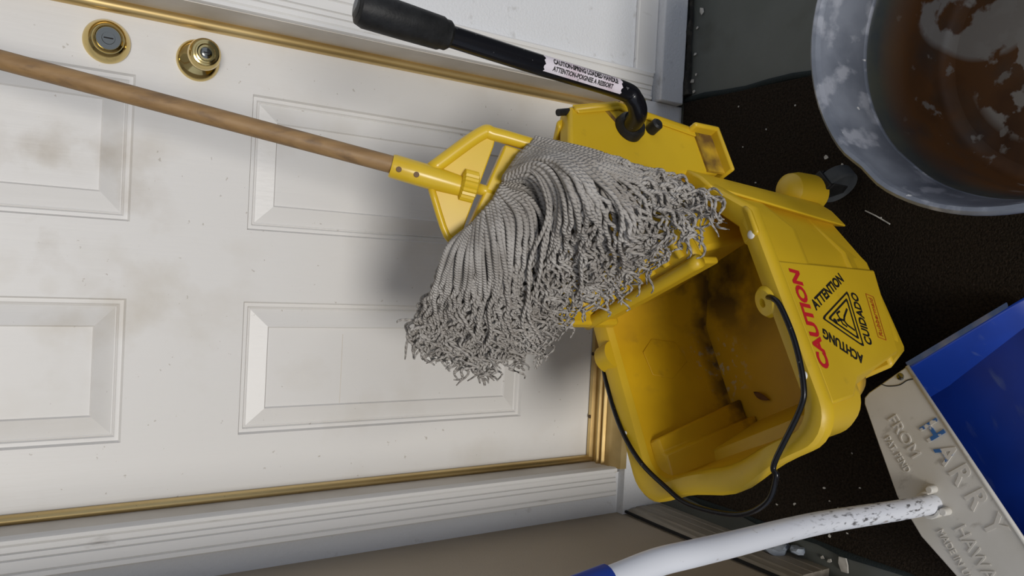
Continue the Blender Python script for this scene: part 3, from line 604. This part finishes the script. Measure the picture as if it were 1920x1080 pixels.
# ================================================================== DUSTPAN  (local: e along its width, n towards the mouth)
AN = math.radians(39.6); DO = (-.328, -.805, .0105)
pan = empty('lobby_dustpan', DO, AN); tag(pan, 'upright dustpan with blue tray, white lettered cover and white pole', 'dustpan')
Z = .096
def dl(e, n, z): return (e, -n, z)     # local y is the other way round
hw = .197
top_poly = [(-hw,.092),(-hw,.010),(-.188,-.006),(-.112,-.027),(-.034,-.046),(.034,-.046),(.112,-.027),(.186,-.008),(.194,-.002),(hw,.010),(hw,.092)]
cv = obj('cover_plate', MB().prism([dl(e, n, Z) for e, n in top_poly], (0,0,-.006)), M['whiteplastic'], pan, bevel=.002)
obj('cover_edge', MB().tube([dl(-hw,.093,Z-.001), dl(hw,.093,Z-.001)], .0035, 8), M['whiteplastic'], pan, smooth=True)
obj('end_seam', MB().tube(smoothpath([dl(.197,.038,Z), dl(.188,.046,Z+.0002), dl(.179,.064,Z+.0002), dl(.178,.080,Z+.0002), dl(.174,.092,Z)], 5), .0009, 5), M['black'], cv)
sc = obj('screw', MB().lathe([(0,.0062),(.0015,.0058),(.0028,.003)], dl(.189,.074,Z), (0,0,1), 16), M['steel'], pan, smooth='auto')
obj('screw_slot', MB().box(.1855,.1925,-.0748,-.0732,Z+.0026,Z+.0031), M['black'], sc)
back = [(-.188,-.004),(-.112,-.024),(-.034,-.043),(.034,-.043),(.112,-.024),(.188,-.004)]
obj('back_wall', MB().prism([dl(e, n, Z-.006) for e, n in back]+[dl(e, n+.006, Z-.006) for e, n in reversed(back)], (0,0,-(Z-.007))), M['blue'], pan, bevel=.001)
obj('tray_floor', MB().prism([dl(e, n, .0) for e, n in ((-.162,0),(-.112,-.02),(0,-.042),(.112,-.02),(.162,0),(.186,.278),(-.186,.278))], (0,0,.004)), M['blue'], pan)
for s in (-1, 1):
    w = obj('side_wall', MB().loft([[dl(s*.160,.0,.002), dl(s*.192,.0,Z-.008), dl(s*.196,.0,Z-.008), dl(s*.164,.0,.001)],[dl(s*.158,.092,.002), dl(s*.193,.092,Z-.004), dl(s*.197,.092,Z-.004), dl(s*.162,.092,.001)],[dl(s*.170,.250,.002), dl(s*.200,.250,.032), dl(s*.204,.250,.031), dl(s*.174,.250,.001)],[dl(s*.185,.275,.002), dl(s*.203,.275,.014), dl(s*.207,.275,.013), dl(s*.189,.275,.001)]]), M['blue'], pan, bevel=.001)
    obj('side_flange', MB().prism([dl(s*.1945,.092,Z-.004), dl(s*.2025,.250,.0315), dl(s*.2105,.252,.0305), dl(s*.2045,.092,Z-.005)], (0,0,-.003)), M['bluerim'], w)
# raised lettering on the cover; it reads from behind the pan
def pl_text(s, e0, e1, n0, n1, m=None, bold=.015, skew=0):
    return text('raised_lettering', s, m or M['emboss'], cv, lambda u, v, w: dl(e0+(e1-e0)*u, n0+(n1-n0)*v, Z-.0005+.0022*w), bold, .1)
for ch, ea, eb_ in (('H',.106,.080),('A',.068,.038),('R',.028,.004),('R',-.012,-.036),('Y',-.050,-.080)):
    pl_text(ch, ea, eb_, .053, .086, M['emblue'] if ch in 'HA' else None, .02)
pl_text('FROM', .143, .072, .014, .032, None, 0); pl_text('HAWAII', -.046, -.140, .010, .030, None, 0)
pl_text('PAT. PEND', .120, .058, -.010, .001, None, 0); pl_text('MADE IN USA', -.038, -.125, -.017, -.006, None, 0)
# pole in a snap collar
inv = Matrix.Rotation(-AN, 3, 'Z')
PW = [(-.327,-.807,.100),(-.325,-.808,.20),(-.318,-.811,.40),(-.309,-.838,.60),(-.305,-.849,.679),(-.307,-.848,.735),(-.316,-.847,.793),(-.326,-.844,.854)]
PLc = [inv @ (Vector(p)-Vector(DO)) for p in PW]
po = obj('pole', MB().tube(smoothpath(PLc, 6), .0152, 20), M['pole'], pan, smooth='auto'); 
PG = [inv @ (Vector(p)-Vector(DO)) for p in ((-.3172,-.8467,.800),(-.326,-.844,.854),(-.345,-.84,.951))]
obj('pole_grip', MB().tube(PG, .0185, 20), M['blue'], pan, smooth='auto')
cc = PLc[0]; cl = MB(); ring_o = []; 
angs = [math.radians(a) for a in range(-40, 221, 20)]
rings = []
for a in angs: rings.append([(cc.x+r*math.cos(a), cc.y+r*math.sin(a), z) for r, z in ((.0156,Z-.001),(.0215,Z-.001),(.0215,Z+.016),(.0156,Z+.016))])
cl.loft(rings)
for a in (angs[0], angs[-1]):
    x, y = cc.x+.024*math.cos(a), cc.y+.024*math.sin(a); cl.lathe([(0,.0065),(.017,.0060)], (x, y, Z-.001), (0,0,1), 12)
obj('pole_clip', cl, M['whiteplastic'], pan, bevel=.0015)

# ================================================================== WASH TUB
TC = (.390, -.952, .0105); tub = empty('wash_tub', TC); tag(tub, 'round galvanised metal wash tub with a rusty paint-splashed bottom', 'tub')
SID = 96
def dent(k, h):
    a = 2*math.pi*k/SID; return 1-.020*math.exp(-((((a-2.42+math.pi) % (2*math.pi))-math.pi)/.10)**2)*max(0, (h-.1)/.18)
def tl(prof, name, m, c0, c1):
    rings = [[(r*dent(k, h)*math.cos(2*math.pi*k/SID), r*dent(k, h)*math.sin(2*math.pi*k/SID), h) for k in range(SID)] for h, r in prof]
    return obj(name, MB().loft(rings, c0, c1), m, tub, smooth='auto', angle=50)
tl([(0,.212),(.004,.222),(.012,.226),(.160,.252),(.165,.257),(.172,.253),(.262,.272)], 'outer_wall', M['galv'], True, False)
tl([(.262,.272),(.262,.279),(.268,.284),(.276,.2835),(.280,.279),(.278,.2735),(.268,.271)], 'rolled_rim', M['galv'], False, False)
tl([(.270,.2715),(.236,.268),(.186,.258),(.180,.2545),(.174,.2535)], 'upper_inner_wall', M['galv'], False, False)
tl([(.174,.2535),(.168,.2505),(.08,.235),(.020,.224),(.010,.214),(.007,.200)], 'lower_inner_wall', M['tubin'], False, False)
tl([(.007,.200),(.0068,.12),(.0072,.118),(.0075,.05)], 'tub_floor', M['tubin'], False, True)

# ================================================================== SMALL THINGS
def chip(x, y, s, z=0, label=None, group='flakes on the carpet', rough=1):
    glab = {'flakes on the carpet':'tiny pale paint flake lying on the dark brown carpet','flakes by the wall base':'pale flake of old paint on the slab below the textured wall','flakes on the side slab':'pale splinter of paint on bare slab between carpet edge and side wall'}[group]
    n = random.randint(4, 6); a0 = random.uniform(0, 6.28); P = []
    for k in range(n):
        a = a0+6.28*k/n; r = s*random.uniform(.55, 1.1); P.append((r*math.cos(a), r*math.sin(a)*random.uniform(.6, 1), 0))
    o = obj('paint_flake', MB().prism(P, (0,0,.0012+.12*s)), M['chip']); o.location = (x, y, z); o.rotation_euler = (random.uniform(-.12,.12), random.uniform(-.12,.12), random.uniform(0,6))
    tag(o, label or glab, 'paint flake', None if label else group); return o
chip(-.512, -.592, .016, .0025, 'largest grey paint flake on bare slab beside the carpet edge')
for x, y, s in ((-.5145,-.545,.006),(-.516,-.562,.006)): chip(x, y, s, .0015, group='flakes on the side slab')
for x, y, s in ((-.432,-.330,.006),(-.411,-.579,.006),(-.470,-.536,.004),(-.466,-.563,.005),(.390,-.282,.003),(.257,-.509,.007),(.239,-.545,.006),(.136,-.63,.003),(-.379,-.546,.004),(-.427,-.482,.005),(-.401,-.559,.003),(-.45,-.60,.004),(-.36,-.62,.003),(-.30,-.60,.003),(.30,-.30,.003),(.33,-.36,.004),(.22,-.34,.003),(.37,-.43,.003),(-.44,-.44,.004),(-.46,-.51,.003)): chip(x, y, s*.75, .0095)
for x, y, s in ((.448,-.138,.006),(.474,-.132,.008),(.487,-.142,.004),(.632,-.150,.010),(.596,-.138,.005),(.535,-.136,.005)): chip(x, y, s, .002, group='flakes by the wall base')
for (x, y, z, sx, sy, sz, lab) in ((-.520,-.452,0,.030,.036,.052,'blue-grey chunk of broken plaster beside the baseboard end'),(-.560+.046,-.497,0,.014,.018,.030,'small bluish plaster lump beside the larger chunk')):
    bm = bmesh.new(); bmesh.ops.create_icosphere(bm, subdivisions=2, radius=1)
    for v in bm.verts:
        k = 1+.22*math.sin(v.co.x*5+sx*90)*math.cos(v.co.y*4)+random.uniform(-.06,.06); v.co = Vector((v.co.x*k*sx*.55, v.co.y*k*sy*.8, max(0, (v.co.z*k+.8)*sz*.55)))
    me = bpy.data.meshes.new('plaster_chunk'); bm.to_mesh(me); bm.free(); o = obj('plaster_chunk', me, M['chunk']); o.location = (x, y, z); tag(o, lab, 'rubble')
ml = empty('dry_leaf', (0,0,0)); 
bpy.data.objects.remove(ml)
def loc2w(l, b, z): return Vector(O)+Vector((math.cos(YB)*l-math.sin(YB)*b, math.sin(YB)*l+math.cos(YB)*b, z))
P = []
for k in range(9):
    t = k/8; w = .0055*math.sin(math.pi*t)**.8; P.append([(-.018+.036*t, -w, .004+.004*math.sin(t*3)), (-.018+.036*t, 0, .001+.003*math.sin(t*3)), (-.018+.036*t, w, .005+.004*math.sin(t*3))])
lf = obj('dry_leaf', MB().loft(P, False, False, closed=False), M['leaf'], smooth=True); lf.location = loc2w(.133, .074, .199); lf.rotation_euler = (0,0,math.radians(75))
so = lf.modifiers.new('solid', 'SOLIDIFY'); so.thickness = .0008
tag(lf, 'curled brown dry leaf on the bottom of the yellow bucket', 'leaf')
tw = obj('twig', MB().tube([(.150,-.598,.0105),(.140,-.62,.0115),(.124,-.648,.0105)], .0013, 6), M['chip']); tag(tw, 'thin pale straw on the carpet by the caster', 'straw')
